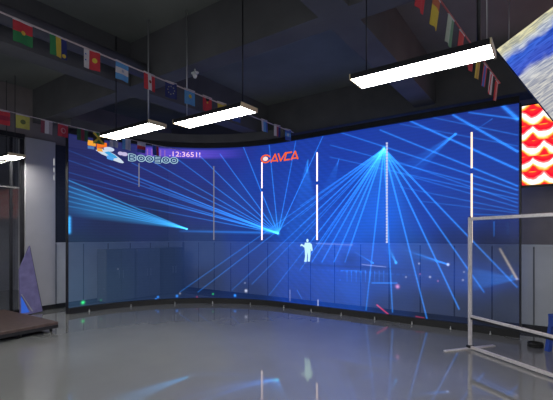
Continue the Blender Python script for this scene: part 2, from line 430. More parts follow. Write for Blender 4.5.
# ------------------------------------------------------------------ the curved transparent display
XC, YC, R, XE = -4.9, 4.05, 3.2, -.43
LA = R*PI/2; LT = LA + (XE-XC)
Z0, Z1 = .12, 3.70
def on(s, z, off=0.):
    # a point on the display: s metres from its left end, z up, off metres out of its front face
    if s < LA:
        p = PI - s/R
        return Vector((XC+(R-off)*math.cos(p), YC+(R-off)*math.sin(p), z))
    return Vector((XC+(s-LA), YC+R-off, z))
scr = thing('led_screen', 'tall curved see-through LED screen showing blue laser beams over a stage', 'led screen', (0,0,0))
NS, NZ = 900, 320
S = np.linspace(0, LT, NS); Z = np.linspace(Z0, Z1, NZ)
GS, GZ = np.meshgrid(S, Z, indexing='ij')
pal = dict(b=(.025,.28,1.05), c=(.035,.36,.85), w=(.75,.80,1.0), r=(.9,.05,.10), y=(.62,.50,.34), g=(.03,.75,.18), p=(.85,.30,.55))
num = np.zeros((NS,NZ,3)); den = np.zeros((NS,NZ))
for s, z, r, g, b in BASE:
    w = 1/(((GS-s)**2 + (GZ-z)**2) + .05)**2
    num += w[...,None]*np.array((r,g,b)); den += w
img = num/den[...,None]
img *= BASE_GAIN
def add(mask, col, a):
    img[mask] += a[mask][:,None]*np.array(pal[col])
for pts, w, col, i0, i1 in BEAMS:
    n = len(pts)-1; best = np.zeros((NS,NZ))
    for k in range(n):
        (s0,z0),(s1,z1) = pts[k], pts[k+1]
        ds, dz = s1-s0, z1-z0; L2 = ds*ds+dz*dz+1e-9
        t = np.clip(((GS-s0)*ds+(GZ-z0)*dz)/L2, 0, 1)
        d2 = (GS-s0-t*ds)**2 + (GZ-z0-t*dz)**2
        tt = (k+t)/n
        ww = w*.52
        a = (i0+(i1-i0)*np.sqrt(tt))*np.exp(-d2/(ww*ww))
        best = np.maximum(best, a)
    add(best > .004, col, BEAM_GAIN*best)
for (t0),(a),(b),col,i0,i1 in CONES:
    va = np.array(a)-t0; vb = np.array(b)-t0
    det = va[0]*vb[1]-va[1]*vb[0]
    qs, qz = GS-t0[0], GZ-t0[1]
    u = (qs*vb[1]-qz*vb[0])/det; v = (va[0]*qz-va[1]*qs)/det
    r = u+v; f = np.where(r > 2e-3, v/np.maximum(r,2e-3), -9)
    edge = np.clip(np.minimum(f+.06, 1.06-f)/.22, 0, 1)
    a_ = np.where((r > 0) & (r < 1.15), (i1+(i0-i1)*np.exp(-4*np.clip(r,0,2)))*edge*np.clip((1.15-r)/.35, 0, 1), 0)
    add(a_ > .003, col, .85*a_)
for s, z, r, col, i in DOTS:
    d2 = (GS-s)**2+(GZ-z)**2
    a_ = 1.15*i*np.exp(-d2/(r*r*.42)); add(a_ > .004, col, a_)
# stage edge, risers and haze rows
img *= (1-.35*np.exp(-((GZ-.98)/.035)**2)*np.exp(-((GS-6.5)/1.1)**2))[...,None]
img *= (1-.5*np.exp(-((GZ-1.12)/.16)**2)*np.exp(-((GS-6.6)/.22)**2))[...,None]
add(np.abs(GZ-.88) < .05, 'b', .16*np.exp(-((GZ-.88)/.02)**2)*np.exp(-((GS-6.9)/.9)**2)*(np.sin(GS*60) > -.3))
# fine diagonal beam texture in the middle of the picture
tex = .5+.5*np.sin((GS*.9+GZ*1.1)*34)
img *= (1+.16*(tex-.5)*np.exp(-((GS-5.4)/1.2)**2))[...,None]
# purple caption band at the top of the curved part
band = np.exp(-(np.abs(GZ-3.56)/.105)**6)*np.clip((GS-1.4)/.35,0,1)*np.clip((4.0-GS)/1.3,0,1)
img += band[...,None]*np.array((.11,.045,.46))
# lit pixels of the LED strips: faint horizontal rows
img *= (.94+.06*np.sin(GZ*2*PI/.0625))[...,None]
img = np.clip(img, 0, 3)
verts = np.zeros((NS,NZ,3))
for i, s in enumerate(S):
    p = on(s, 0); verts[i,:,0] = p.x; verts[i,:,1] = p.y
verts[:,:,2] = Z[None,:]
idx = np.arange(NS*NZ).reshape(NS,NZ)
quads = np.stack([idx[:-1,:-1], idx[1:,:-1], idx[1:,1:], idx[:-1,1:]], -1).reshape(-1,4)
me = bpy.data.meshes.new('display_panel')
me.vertices.add(NS*NZ); me.vertices.foreach_set('co', verts.reshape(-1).astype(np.float32))
me.loops.add(quads.size); me.loops.foreach_set('vertex_index', quads.reshape(-1).astype(np.int32))
me.polygons.add(len(quads)); me.polygons.foreach_set('loop_start', (np.arange(len(quads))*4).astype(np.int32))
me.update(calc_edges=True); me.validate()
ca = me.color_attributes.new('picture', 'FLOAT_COLOR', 'POINT')
rgba = np.ones((NS*NZ,4), np.float32); rgba[:,:3] = img.reshape(-1,3)
ca.data.foreach_set('color', rgba.reshape(-1))
m = bpy.data.materials.new('transparent_led_film'); m.use_nodes = True; nt = m.node_tree
nt.nodes.remove(nt.nodes['Principled BSDF'])
at = nt.nodes.new('ShaderNodeAttribute'); at.attribute_name = 'picture'
em = nt.nodes.new('ShaderNodeEmission'); nt.links.new(at.outputs['Color'], em.inputs['Color'])
tr = nt.nodes.new('ShaderNodeBsdfTransparent'); tr.inputs['Color'].default_value = (.31,.34,.40,1)
ad = nt.nodes.new('ShaderNodeAddShader'); nt.links.new(em.outputs[0], ad.inputs[0]); nt.links.new(tr.outputs[0], ad.inputs[1])
nt.links.new(ad.outputs[0], nt.nodes['Material Output'].inputs['Surface'])
m.cycles.emission_sampling = 'NONE'
me.materials.append(m)
dp = bpy.data.objects.new('display_panel', me); COL.objects.link(dp); dp.parent = scr

def along(s0, s1, z0, z1, o0, o1, step=.12):
    # solid band that follows the display
    mb = MB(); n = max(1, int((s1-s0)/step)); rings = []
    for i in range(n+1):
        s = s0+(s1-s0)*i/n
        rings.append([mb.bm.verts.new(on(s, z, o)) for z, o in ((z0,o0),(z1,o0),(z1,o1),(z0,o1))])
    for A, B in zip(rings, rings[1:]):
        for j in range(4): mb.bm.faces.new((A[j], A[(j+1)%4], B[(j+1)%4], B[j]))
    mb.bm.faces.new(rings[0]); mb.bm.faces.new(rings[-1][::-1])
    return mb
along(0, LT, .0, .115, -.10, .05).build('plinth', M['black'], scr)
along(0, LT, Z1, Z1+.10, -.10, .06).build('top_frame', M['black'], scr)
for s in (0, LT-.0):
    along(s-.004 if s else -.010, s+.025 if s else .0, .115, Z1, -.08, .02, .02).build('end_post', M['black_metal'], scr)
for s in (.4, 1.3, 2.3, 3.2, 4.15, 5.05, 5.75, 6.45, 7.15, 7.85, 8.5, 9.1):
    p = on(s, 0, .085)
    MB().lathe([(.016,0),(.016,.012),(.009,.03),(.007,.055),(.002,.06)], 10).build('levelling_foot', M['pale_metal'], scr, tuple(p))
bar_m = emit('pinkish_light_bar', (1.0, .76, .78), 1.8); bar_d = emit('dim_light_bar', (.75, .75, 1.0), .26); bar_y = emit('warm_light_bar', (1.0, .78, .55), 1.5)
def light_bar(s, z0, z1, w, mt, gap=None, dots=False):
    segs = [(z0, z1)] if not gap else [(z0, gap[0]), (gap[1], z1)]
    for a, b in segs:
        if dots:
            mb = MB(); k = a; p = on(s, k, .006); mb.box(p.x-w*.2, p.x+w*.2, p.y-.003, p.y+.008, a, b)
            while k < b:
                p = on(s, k, .012); mb.box(p.x-w/2, p.x+w/2, p.y-.006, p.y+.006, k, k+.034); k += .055
            mb.build('light_bar', mt, scr)
        else: along(s-w/2, s+w/2, a, b, .004, .02, .05).build('light_bar', mt, scr)
light_bar(1.489, 2.73, 3.27, .022, bar_d)
light_bar(3.215, 1.505, 3.27, .024, bar_d)
light_bar(4.420, 1.508, 3.31, .024, bar_m, (2.627, 2.708))
light_bar(5.853, 1.516, 3.37, .025, bar_m, (2.685, 2.759))
light_bar(7.362, 1.468, 3.355, .034, emit('dotted_light_bar', (.62,.68,1.0), .9), None, True)
light_bar(8.816, 1.483, 3.342, .027, bar_y, (2.647, 2.739))

def text_mesh(body, name, s0, z0, width, height, off, mt, grow=0., shear=0., parent=None):
    cu = bpy.data.curves.new(name, 'FONT'); cu.body = body; cu.size = 1; cu.shear = shear; cu.offset = grow; cu.extrude = .004; cu.resolution_u = 3
    o = bpy.data.objects.new(name, cu); COL.objects.link(o)
    bpy.context.view_layer.update()
    dg = bpy.context.evaluated_depsgraph_get(); me = bpy.data.meshes.new_from_object(o.evaluated_get(dg))
    bpy.data.objects.remove(o)
    xs = [v.co.x for v in me.vertices]; ys = [v.co.y for v in me.vertices]
    x0, x1, y0, y1 = min(xs), max(xs), min(ys), max(ys)
    for v in me.vertices:
        u = s0+(v.co.x-x0)/(x1-x0)*width; z = z0+(v.co.y-y0)/(y1-y0)*height
        v.co = on(u, z, off+v.co.z)
    me.materials.clear(); me.materials.append(mt)
    q = bpy.data.objects.new(name, me); COL.objects.link(q); q.parent = parent or scr
    return q
def strokes(name, polys, s0, z0, sw, sh, off, mt, parent=None):
    # flat shapes drawn on the display: polygons in unit letter space
    mb = MB()
    for poly in polys:
        mb.prism([(s0+u*sw, z0+v*sh) for u, v in poly], off, off+.004, lambda u, v, a: on(u, v, a))
    return mb.build(name, mt, parent or scr)
def stroke(p, q, w):
    a, b = Vector((*p,)), Vector((*q,)); n = Vector((-(b-a).y, (b-a).x)).normalized()*w/2
    return [tuple(a-n), tuple(b-n), tuple(b+n), tuple(a+n)]
def ring(cx, cy, rx, ry, th, a0=0, a1=2*PI, n=20):
    out = []
    for k in range(n):
        a = a0+(a1-a0)*k/n; b = a0+(a1-a0)*(k+1)/n
        out.append([(cx+rx*math.cos(a), cy+ry*math.sin(a)), (cx+rx*math.cos(b), cy+ry*math.sin(b)),
                    (cx+(rx-th)*math.cos(b), cy+(ry-th)*math.sin(b)), (cx+(rx-th)*math.cos(a), cy+(ry-th)*math.sin(a))])
    return out
def disc(cx, cy, rx, ry, n=20): return [[(cx+rx*math.cos(2*PI*k/n), cy+ry*math.sin(2*PI*k/n)) for k in range(n)]]
orange = emit('orange_sign_letters', (1.0, .135, .02), 1.0); white_e = emit('white_sign_glow', (1.0, .80, .72), 1.0)
navy_e = emit('navy_sign_letters', (.012, .04, .16), 1.0); ice = emit('ice_blue_outline', (.50, .78, .95), .75)
# CAVCA: a round C about a white disc, then slanted open letters V, A, C
lg = strokes('orange_logo', ring(.66, .5, .66, .52, .17, .35, 2*PI-.35, 26)
    + [stroke((1.32,.0),(1.92,.98),.17), stroke((1.86,.98),(2.22,.0),.17), stroke((1.55,.16),(2.15,.16),.16),
       stroke((2.30,.98),(2.62,.02),.17), stroke((2.58,.02),(3.30,.98),.17),
       stroke((3.38,.90),(4.12,.90),.17), stroke((3.42,.98),(3.10,.0),.16), stroke((3.05,.09),(3.82,.09),.17),
       stroke((3.98,.0),(4.58,.98),.17), stroke((4.52,.98),(4.88,.0),.17), stroke((4.21,.16),(4.81,.16),.16)],
    4.395, 3.282, 1.0/4.95, .190, .022, orange)
strokes('white_disc', disc(.62, .5, .34, .26), 4.395, 3.282, 1.0/4.95, .190, .027, white_e, lg)
# BOOSOO: dark letters with an ice-blue outline
def boo(w, grow):
    out = []; P = []
    P.append(stroke((.12,-grow),(.12,1+grow),w))
    for zc in (.27,.73): P.extend(ring(.5, zc, .42+grow, .27+grow, w*.9, -PI/2, PI/2, 12))
    for zz in (0.06,.5,.94): P.append(stroke((.1,zz),(.52,zz),w*.8))
    out.append(P)
    for x in (1.62, 2.72, 4.92, 6.02): out.append(ring(x, .5, .52+grow, .47+grow, w, 0, 2*PI, 24))
    P = [stroke((3.42,zz),(4.2,zz),w*.8) for zz in (.06,.5,.94)]
    P.append(stroke((3.42,.5),(3.42,.94),w)); P.append(stroke((4.2,.06),(4.2,.5),w))
    out.append(P)
    return out
bl = strokes('word_logo', sum(boo(.40, .07), []), 1.265, 3.312, 1.09/6.5, .15, .012, ice)
for P in boo(.17, -.05): strokes('letter', P, 1.265, 3.312, 1.09/6.5, .15, .018, navy_e, bl)
pink_e = emit('pink_caption', (1.0, .62, .85), 1.1)
text_mesh('.12:3651!', 'caption', 2.17, 3.485, .72, .115, .012, pink_e)
text_mesh('|||||', 'caption', 1.66, 3.47, .42, .15, .012, emit('violet_caption', (.45, .22, .85), .6))
# orange blocks and a blue and white rocket flying off them
oe, oy, be, we = emit('orange_picture', (1.0,.20,.02), .9), emit('amber_picture', (1.0,.42,.05), .9), emit('sky_picture', (.06,.42,.85), .9), emit('white_picture', (.72,.85,1.0), .85)
RX = (.56, 3.235, .60, .30)
rk = strokes('rocket_picture', [[(.0,.72),(.16,.86),(.42,.80),(.66,.60),(.86,.34),(1.0,.08),(.96,.0),(.84,.02),(.66,.12),(.50,.22),(.36,.40),(.2,.50)]], *RX, .012, we)
strokes('body_stripe', [[(.30,.66),(.46,.76),(.70,.50),(.78,.36),(.66,.30),(.46,.44)]], *RX, .018, be, rk)
strokes('cloud', disc(.47,.92,.19,.17,12), *RX, .010, emit('pale_picture', (.70,.80,1.0), .85), rk)
lil = emit('lilac_picture', (.70,.62,.95), .8)
strokes('cloud', disc(.88,.72,.10,.14,12)+disc(1.02,.70,.12,.15,12), *RX, .012, lil, rk)
strokes('wing', [[(.38,.46),(.40,.20),(.58,.12),(.66,.26),(.54,.42)]], *RX, .016, emit('pale_blue_picture', (.10,.40,.95), .9), rk)
strokes('orange_blocks', [[(0,.45),(.42,.45),(.42,1),(0,1)]], .395, 3.44, .40, .2, .012, oy)
strokes('orange_blocks', [[(.48,.3),(1.0,.55),(1.0,1),(.46,.95)]], .395, 3.44, .40, .2, .012, oe)
strokes('orange_blocks', [[(.5,-.05),(.8,-.02),(.8,.32),(.48,.3)]], .395, 3.44, .40, .2, .013, oy)
strokes('orange_blocks', [[(0,.1),(.34,.1),(.34,.4),(0,.4)]], .395, 3.44, .40, .2, .012, emit('dusty_blue_picture', (.10,.22,.55), .8))
# performer shown on the stage: flat bright figure in the picture
pe = emit('pale_figure_picture', (.50, .80, .90), 1.2)
strokes('performer_picture', disc(.52,.92,.075,.075,12) + [
    [(.36,.83),(.70,.83),(.78,.74),(.72,.50),(.34,.50),(.30,.72)],
    [(.36,.82),(.30,.70),(.10,.78),(.02,.70),(.06,.66),(.12,.70),(.34,.60)],
    [(.68,.83),(.82,.76),(.88,.50),(.80,.46),(.70,.66)],
    [(.34,.52),(.54,.52),(.50,.26),(.46,.0),(.30,.0),(.36,.24)],
    [(.52,.52),(.74,.52),(.72,.26),(.68,.02),(.54,.02),(.56,.24)]], 5.43, 1.042, .36, .50, .012, pe)
# dark soffit that carries the top of the display and follows its curve
struct('trim_10', along(0, LA+.02, Z1+.11, 4.0, -.20, .10), M['beam'])

# ------------------------------------------------------------------ red picture display on the back wall, right of the curved screen
rd = thing('wall_display', 'wall display showing red and white scalloped rows, right of curved screen', 'display', (-.395, 7.25, 2.40))
MB().box(-.012, 3.32, .02, .10, -.03, 1.27, M['black'], .004).build('frame', None, rd)
m = bpy.data.materials.new('scalloped_picture'); m.use_nodes = True; nt = m.node_tree; nt.nodes.remove(nt.nodes['Principled BSDF'])
N = nt.nodes.new; Lk = nt.links.new
tc = N('ShaderNodeTexCoord'); sp = N('ShaderNodeSeparateXYZ'); Lk(tc.outputs['Object'], sp.inputs[0])
def mth(op, a, b=None):
    n = N('ShaderNodeMath'); n.operation = op
    for i, q in enumerate((a, b)):
        if q is None: continue
        if isinstance(q, (int, float)): n.inputs[i].default_value = q
        else: Lk(q, n.inputs[i])
    return n.outputs[0]
nz = N('ShaderNodeTexNoise'); nz.inputs['Scale'].default_value = 6; Lk(tc.outputs['Object'], nz.inputs['Vector'])
wob = mth('MULTIPLY', mth('SUBTRACT', nz.outputs['Fac'], .5), .9)
row = mth('ADD', mth('MULTIPLY', sp.outputs['Z'], 4.15), .15)
rowi = mth('FLOOR', row)
u = mth('ADD', mth('MULTIPLY', sp.outputs['X'], 3.5), mth('MULTIPLY', rowi, .5))
sc = mth('ABSOLUTE', mth('SINE', mth('MULTIPLY', u, PI)))
f = mth('FRACT', mth('ADD', row, mth('ADD', mth('MULTIPLY', sc, .42), mth('MULTIPLY', wob, .5))))
rp = N('ShaderNodeValToRGB'); cr = rp.color_ramp
cr.elements[0].position = 0; cr.elements[0].color = (.62,.0,.02,1)
cr.elements[1].position = .34; cr.elements[1].color = (.85,.02,.02,1)
for p, c in ((.42,(1,.25,.02,1)),(.52,(1,.58,.2,1)),(.60,(1,.85,.80,1)),(.84,(1,.80,.78,1)),(.92,(.95,.10,.10,1))):
    e = cr.elements.new(p); e.color = c
Lk(f, rp.inputs['Fac']); em = N('ShaderNodeEmission'); em.inputs['Strength'].default_value = 1.7
Lk(rp.outputs['Color'], em.inputs['Color']); Lk(em.outputs[0], nt.nodes['Material Output'].inputs['Surface'])
MB().box(.0, 3.30, .0, .02, 0, 1.24).build('picture_panel', m, rd)
MB().box(-.02, 3.32, .10, .65, .3, .36).box(-.02, 3.32, .10, .65, .9, .96).build('wall_bracket', M['black_metal'], rd)

# tilted hanging display, top right: loose painterly bands of blue, white and cream
m = bpy.data.materials.new('painterly_picture'); m.use_nodes = True; nt = m.node_tree; nt.nodes.remove(nt.nodes['Principled BSDF'])
N = nt.nodes.new; Lk = nt.links.new
tc = N('ShaderNodeTexCoord')
mp = N('ShaderNodeMapping'); mp.inputs['Rotation'].default_value = (0, .25, 0); mp.inputs['Scale'].default_value = (5, 1, 34); Lk(tc.outputs['Object'], mp.inputs['Vector'])
wv = N('ShaderNodeTexNoise'); wv.inputs['Scale'].default_value = 1; wv.inputs['Detail'].default_value = 3; wv.inputs['Distortion'].default_value = 1.1
Lk(mp.outputs[0], wv.inputs['Vector'])
sp = N('ShaderNodeSeparateXYZ'); Lk(tc.outputs['Object'], sp.inputs[0])
nz = N('ShaderNodeTexNoise'); nz.inputs['Scale'].default_value = 4; nz.inputs['Detail'].default_value = 3; Lk(tc.outputs['Object'], nz.inputs['Vector'])
zone = mth('ADD', mth('MULTIPLY', sp.outputs['Z'], 1.0), mth('MULTIPLY', mth('SUBTRACT', nz.outputs['Fac'], .5), .25))
zr = N('ShaderNodeValToRGB'); cr = zr.color_ramp; cr.interpolation = 'EASE'
cr.elements[0].position = .30; cr.elements[0].color = (.50,.50,.50,1); cr.elements[1].position = .62; cr.elements[1].color = (.62,.60,.40,1)
for p, c in ((.40,(.52,.54,.58,1)),(.445,(.05,.10,.55,1)),(.54,(.04,.12,.62,1)),(.585,(.50,.55,.62,1)),(.70,(.62,.58,.36,1)),(.80,(.58,.58,.50,1))):
    e = cr.elements.new(p); e.color = c
mr = N('ShaderNodeMapRange'); mr.inputs['From Min'].default_value = -1.3; mr.inputs['From Max'].default_value = .7; Lk(zone, mr.inputs['Value']); Lk(mr.outputs[0], zr.inputs['Fac'])
st = N('ShaderNodeValToRGB'); st.color_ramp.elements[0].position = .34; st.color_ramp.elements[1].position = .62; st.color_ramp.elements[0].color = (.42,.46,.62,1); st.color_ramp.elements[1].color = (1.15,1.12,1.05,1); Lk(wv.outputs['Fac'], st.inputs['Fac'])
mx = N('ShaderNodeMixRGB'); mx.blend_type = 'MULTIPLY'; mx.inputs[0].default_value = 1; Lk(zr.outputs[0], mx.inputs[1]); Lk(st.outputs[0], mx.inputs[2])
em = N('ShaderNodeEmission'); em.inputs['Strength'].default_value = 1.15
Lk(mx.outputs[0], em.inputs['Color']); Lk(em.outputs[0], nt.nodes['Material Output'].inputs['Surface'])
td = thing('hanging_display', 'tilted hanging display with painterly blue, white and cream bands, top right', 'display', (-.575, 5.6, 3.945))
rot = Matrix.Rotation(-math.radians(30.5), 4, 'Y')     # in the plane of its face
o = MB().box(0, .92, .0, .012, -1.42, 0).build('picture_panel', m, td); o.rotation_euler = (0, -math.radians(30.5), 0)
o = MB().box(-.006, .926, .012, .09, -1.426, .006, M['black'], .006).build('casing', None, td); o.rotation_euler = (0, -math.radians(30.5), 0)
for px in (.15, .75):
    a = rot @ Vector((px, .05, 0)); MB().tube([(a.x, .05, a.z-.01), (a.x, .05, ZC-3.945)], .006).build('hanging_cable', M['pale_metal'], td)

# ------------------------------------------------------------------ linear ceiling lights: one line across the room, then added unseen ones
def ceiling_light(x, y, z, label, rods, L=1.2, W=.31):
    t = thing('ceiling_light', label, 'ceiling light', (x, y, z), 0, 'linear ceiling lights')
    h = .05
    b = MB(); b.box(-L/2, L/2, -W/2, -W/2+.012, 0, h); b.box(-L/2, L/2, W/2-.012, W/2, 0, h); b.box(-L/2, L/2, -W/2+.012, W/2-.012, .02, h)
    b.build('housing', M['black_metal'], t)
    MB().box(-L/2+.004, L/2-.004, -W/2+.012, W/2-.012, .004, .02).build('diffuser', M['lamp_face'], t)
    for s in (-1, 1): MB().box(min(s*L/2, s*(L/2+.014)), max(s*L/2, s*(L/2+.014)), -W/2, W/2, -.004, h+.004, None, .003).build('end_cap', M['lamp_end'], t)
    for k, (rx, mt, r) in enumerate(rods):
        MB().tube([(rx, 0, h), (rx, 0, ZC-z)], r).build('suspension_rod', mt, t)
    return t
ceiling_light(-1.01, 3.675, 3.13, 'largest and nearest white linear ceiling light, right of centre', [(-.5, M['black_metal'], .006), (.5, M['black_metal'], .016), (.56, M['pale_metal'], .004)])
ceiling_light(-3.60, 3.66, 3.13, 'middle linear ceiling light, in front of the flag string', [(-.5, M['pale_metal'], .008), (.5, M['black_metal'], .008)])
ceiling_light(-5.13, 3.50, 3.15, 'linear ceiling light hanging above the wide outlined word on the screen', [(.4, M['pale_metal'], .010), (-.4, M['black_metal'], .008)], 1.2)
ceiling_light(-8.68, 3.23, 3.13, 'linear ceiling light cut off by the left edge, in front of the glazing', [(-.2, M['black_metal'], .006), (.2, M['black_metal'], .006)], .56)
ceiling_light(-11.2, 1.6, 3.13, 'added unseen linear ceiling light that brightens the next room', [(-.5, M['black_metal'], .008), (.5, M['black_metal'], .008)])  # out of view, added to light the wall behind the glazing
for x in (-7.2, -4.6, -2.0, .6): ceiling_light(x, -1.4, 3.13, 'added unseen linear ceiling light behind the camera, for fill', [(-.5, M['black_metal'], .008), (.5, M['black_metal'], .008)])  # unseen row added as fill light for the room

# ------------------------------------------------------------------ pipes, fittings
p = tag(MB().tube([(-1.55, 4.13, 4.33), (-8.8, 4.13, 4.33)], .022, 10).build('conduit', M['beam']), 'thin dark conduit along the far side of the ceiling beam', 'pipe')
p = tag(MB().tube([(-1.62, 4.30, 4.42), (4.8, 4.30, 4.42)], .026, 10).build('conduit', M['pale_metal']), 'pale conduit under the ceiling at the top, right of centre', 'pipe')
p = tag(MB().tube([(-5.1, -3.8, 4.12), (-5.1, 3.7, 4.12)], .11, 16).build('ventilation_pipe', M['beam']), 'grey ventilation pipe running above the near flag string', 'pipe')
cf = thing('ceiling_fitting', 'small white fitting hanging under the dark beam, left of centre', 'ceiling fitting', (-4.2, 3.9, 3.93))
MB().lathe([(.010,-.06),(.02,-.055),(.032,-.03),(.036,-.006),(.02,.0)], 16).build('dome', M['white_plastic'], cf)
MB().tube([(0,0,-.005),(0,0,.07)], .010).build('stem', M['white_plastic'], cf)
MB().box(-.05,.05,-.03,.03,.0,.03,None,.006).build('bracket', M['white_plastic'], cf)

# ------------------------------------------------------------------ flag strings
FC = {}
def fm(c):
    c = tuple(c)
    if c not in FC: FC[c] = plain('flag_cloth_%d' % len(FC), c, .8, 0, .06, 30)
    return FC[c]
RED, GRN, YEL, NAV, WHT, SKY, BLK, BLU = (.50,.035,.05), (.03,.20,.07), (.60,.44,.05), (.02,.03,.14), (.55,.52,.55), (.10,.30,.60), (.015,.015,.018), (.05,.10,.38)
def flag(p, w, h, spec, label, group, dir=(0,1), sway=0., charge=None):
    # a small cloth hanging from its top edge, gently rippled, in coloured bands
    kind, cols = spec
    t = tag(bpy.data.objects.new('country_flag', None), label, 'flag', group)
    bpy.data.objects.remove(t)
    mb = MB(); nx, nz = 12, 12; d = Vector((dir[0], dir[1], 0)).normalized(); n = Vector((-d.y, d.x, 0))
    ph = random.random()*6
    def P(u, v, o): return d*((u-.5)*w) - Vector((0,0,1))*v*h + n*(o + .006*math.sin(u*7+ph)*(.3+v) + sway*v*h)
    for side in (0, .003):
        G = [[mb.bm.verts.new(P(i/nx, j/nz, side)) for j in range(nz+1)] for i in range(nx+1)]
        for i in range(nx):
            for j in range(nz):
                u, v = (i+.5)/nx, (j+.5)/nz
                if kind == 'v': c = cols[min(len(cols)-1, int(u*len(cols)))]
                elif kind == 'h': c = cols[min(len(cols)-1, int(v*len(cols)))]
                elif kind == 'x': c = YEL if abs(abs(u-.5)-abs(v-.5)) < .09 else (GRN if abs(v-.5) > abs(u-.5) else BLK)
                elif kind == 'cross': c = cols[1] if abs(u-.5) < .1 or abs(v-.5) < .1 else (cols[2] if abs(abs(u-.5)-abs(v-.5)) < .07 else cols[0])
                else: c = cols[0]
                f = mb.bm.faces.new((G[i][j], G[i+1][j], G[i+1][j+1], G[i][j+1])); f.material_index = mb.mi(fm(c)); f.smooth = True
    if charge:
        for (cu, cv, r, col) in charge:
            for o in (-.004, .007):
                c = [mb.bm.verts.new(P(cu+r*math.cos(2*PI*k/10), cv+r*w/h*math.sin(2*PI*k/10), o)) for k in range(10)]
                f = mb.bm.faces.new(c); f.material_index = mb.mi(fm(col))
    # sewn hem over the cord
    mb.tube([tuple(P(0,0,.0015)), tuple(P(1,0,.0015))], .007, 6, fm(WHT))
    o = mb.build('country_flag', None, None, p)
    return tag(o, label, 'flag', group)
def cord(pts, r, mat, label):
    return tag(MB().tube(pts, r, 6).build('bunting_cord', mat), label, 'cord')
def sagline(a, b, sag, n=24):
    a, b = Vector(a), Vector(b)
    return [tuple(a.lerp(b, i/n) - Vector((0,0,1))*sag*4*(i/n)*(1-i/n)) for i in range(n+1)]
G1 = 'flags on the near left string'
c1 = sagline((-4.03, .6, 3.62), (-4.03, 6.25, 3.57), .02)
cord(c1, .0085, M['cord_pale'], 'pale cord of flags running from top left towards screen centre')
ring8 = [(.5+.28*math.cos(k*PI/4), .5+.24*math.sin(k*PI/4), .045, (.30,.30,.20)) for k in range(8)]
spec1 = [(1.60, ('h',[RED,GRN]), 'red over green flag with a small yellow star, far left of its string', [(.5,.5,.12,(.7,.4,.05))]),
 (1.92, ('v',[GRN,YEL,NAV]), 'green, yellow and dark blue flag with a yellow dot', [(.82,.85,.12,YEL)]),
 (2.27, ('v',[WHT,RED,RED]), 'red flag with a white hoist stripe and yellow emblem', [(.66,.5,.16,YEL),(.1,.3,.05,BLU),(.1,.6,.05,BLU)]),
 (2.63, ('h',[SKY,WHT,SKY]), 'light blue, white and light blue striped flag with emblem', [(.5,.5,.10,(.3,.33,.45))]),
 (3.00, ('v',[RED,WHT,RED]), 'red, white and red flag with a dark emblem in the middle', [(.5,.5,.12,(.20,.06,.05))]),
 (3.33, ('f',[NAV]), 'dark navy flag with a ring of faint dots', ring8),
 (3.65, ('f',[SKY]), 'sky blue flag with a yellow emblem above the middle ceiling light', [(.5,.45,.16,YEL)]),
 (3.98, ('f',[RED]), 'red flag with a dark emblem at its top', [(.5,.16,.2,BLK),(.5,.4,.08,YEL)]),
 (4.28, ('h',[YEL,YEL,(.5,.3,.08)]), 'plain amber flag half behind the middle ceiling light', None),
 (4.62, ('h',[BLU,WHT,BLU]), 'blue and white flag mostly hidden behind the middle ceiling light', None),
 (5.33, ('v',[WHT,SKY,BLU]), 'white and pale blue flag just right of the middle ceiling light', None),
 (5.72, ('v',[WHT,(.32,.06,.08),NAV]), 'white, dark red and navy flag second from the right end of its string', None),
 (6.06, ('h',[BLU,SKY,BLU]), 'blue flag with a pale stripe at the right end of its string', [(.5,.5,.15,WHT)])]
for y, s, lab, ch in spec1:
    flag((-4.03, y, 3.59), .17, .205, s, lab, G1, (random.uniform(-.15,.15), 1), random.uniform(-.05,.05), ch)
G2 = 'flags on the far left string'
c2 = sagline((-7.05, 1.6, 3.60), (-7.05, 6.35, 3.60), .03)
cord(c2, .007, M['cord_pale'], 'thin cord of flags along the left side below the other one')
def yat(px, X):
    k = (px-276.5)/390; sn, cs = math.sin(TH), math.cos(TH)
    return X/(-sn+cs*k)*(cs+sn*k)
FY2 = [2.51, 2.80, 3.17, 3.44, 3.79, 4.10, 4.42, 4.70, 5.05, 5.40, 5.75]
spec2 = [(('h',[RED,(.3,.02,.05),RED]), 'dark red flag at the left edge of the picture', None),
 (('f',[(.50,.46,.10)]), 'olive yellow flag with a dark emblem near the left edge', [(.5,.5,.2,(.12,.14,.05))]),
 (('v',[(.24,.06,.08),WHT,(.35,.3,.3)]), 'dark red and white flag above the grey wall panel', None),
 (('f',[RED]), 'red flag with a pale ring above the grey wall panel', [(.5,.5,.26,(.55,.25,.25)),(.5,.5,.17,RED)]),
 (('v',[(.03,.09,.05),(.2,.03,.05),(.03,.09,.05)]), 'dark green and red flag at the left end of the screen', None),
 (('x',[]), 'green and black flag with a yellow diagonal cross', None),
 (('v',[WHT,(.3,.33,.4),WHT]), 'greyish white flag right of the diagonal cross flag', None),
 (('v',[SKY,WHT,(.4,.42,.5)]), 'pale blue and white flag under the small far ceiling light', None),
 (('h',[WHT,RED,BLU]), 'white, red and blue flag in front of the purple caption band', None),
 (('v',[BLU,BLU,RED]), 'blue and red flag at the right end of the far string', None)]
for y, (s, lab, ch) in zip(FY2, spec2):
    flag((-7.05, y, 3.565), .20, .215, s, lab, G2, (random.uniform(-.25,.25), 1), random.uniform(-.05,.05), ch)
G3 = 'flags on the right string'
A3, B3 = Vector((-.92, 1.9, 3.62)), Vector((-.565, 5.85, 3.60))
c3 = sagline(A3, B3, .02)
cord(c3, .009, M['cord_red'], 'red cord of flags at upper right passing behind the largest ceiling light')
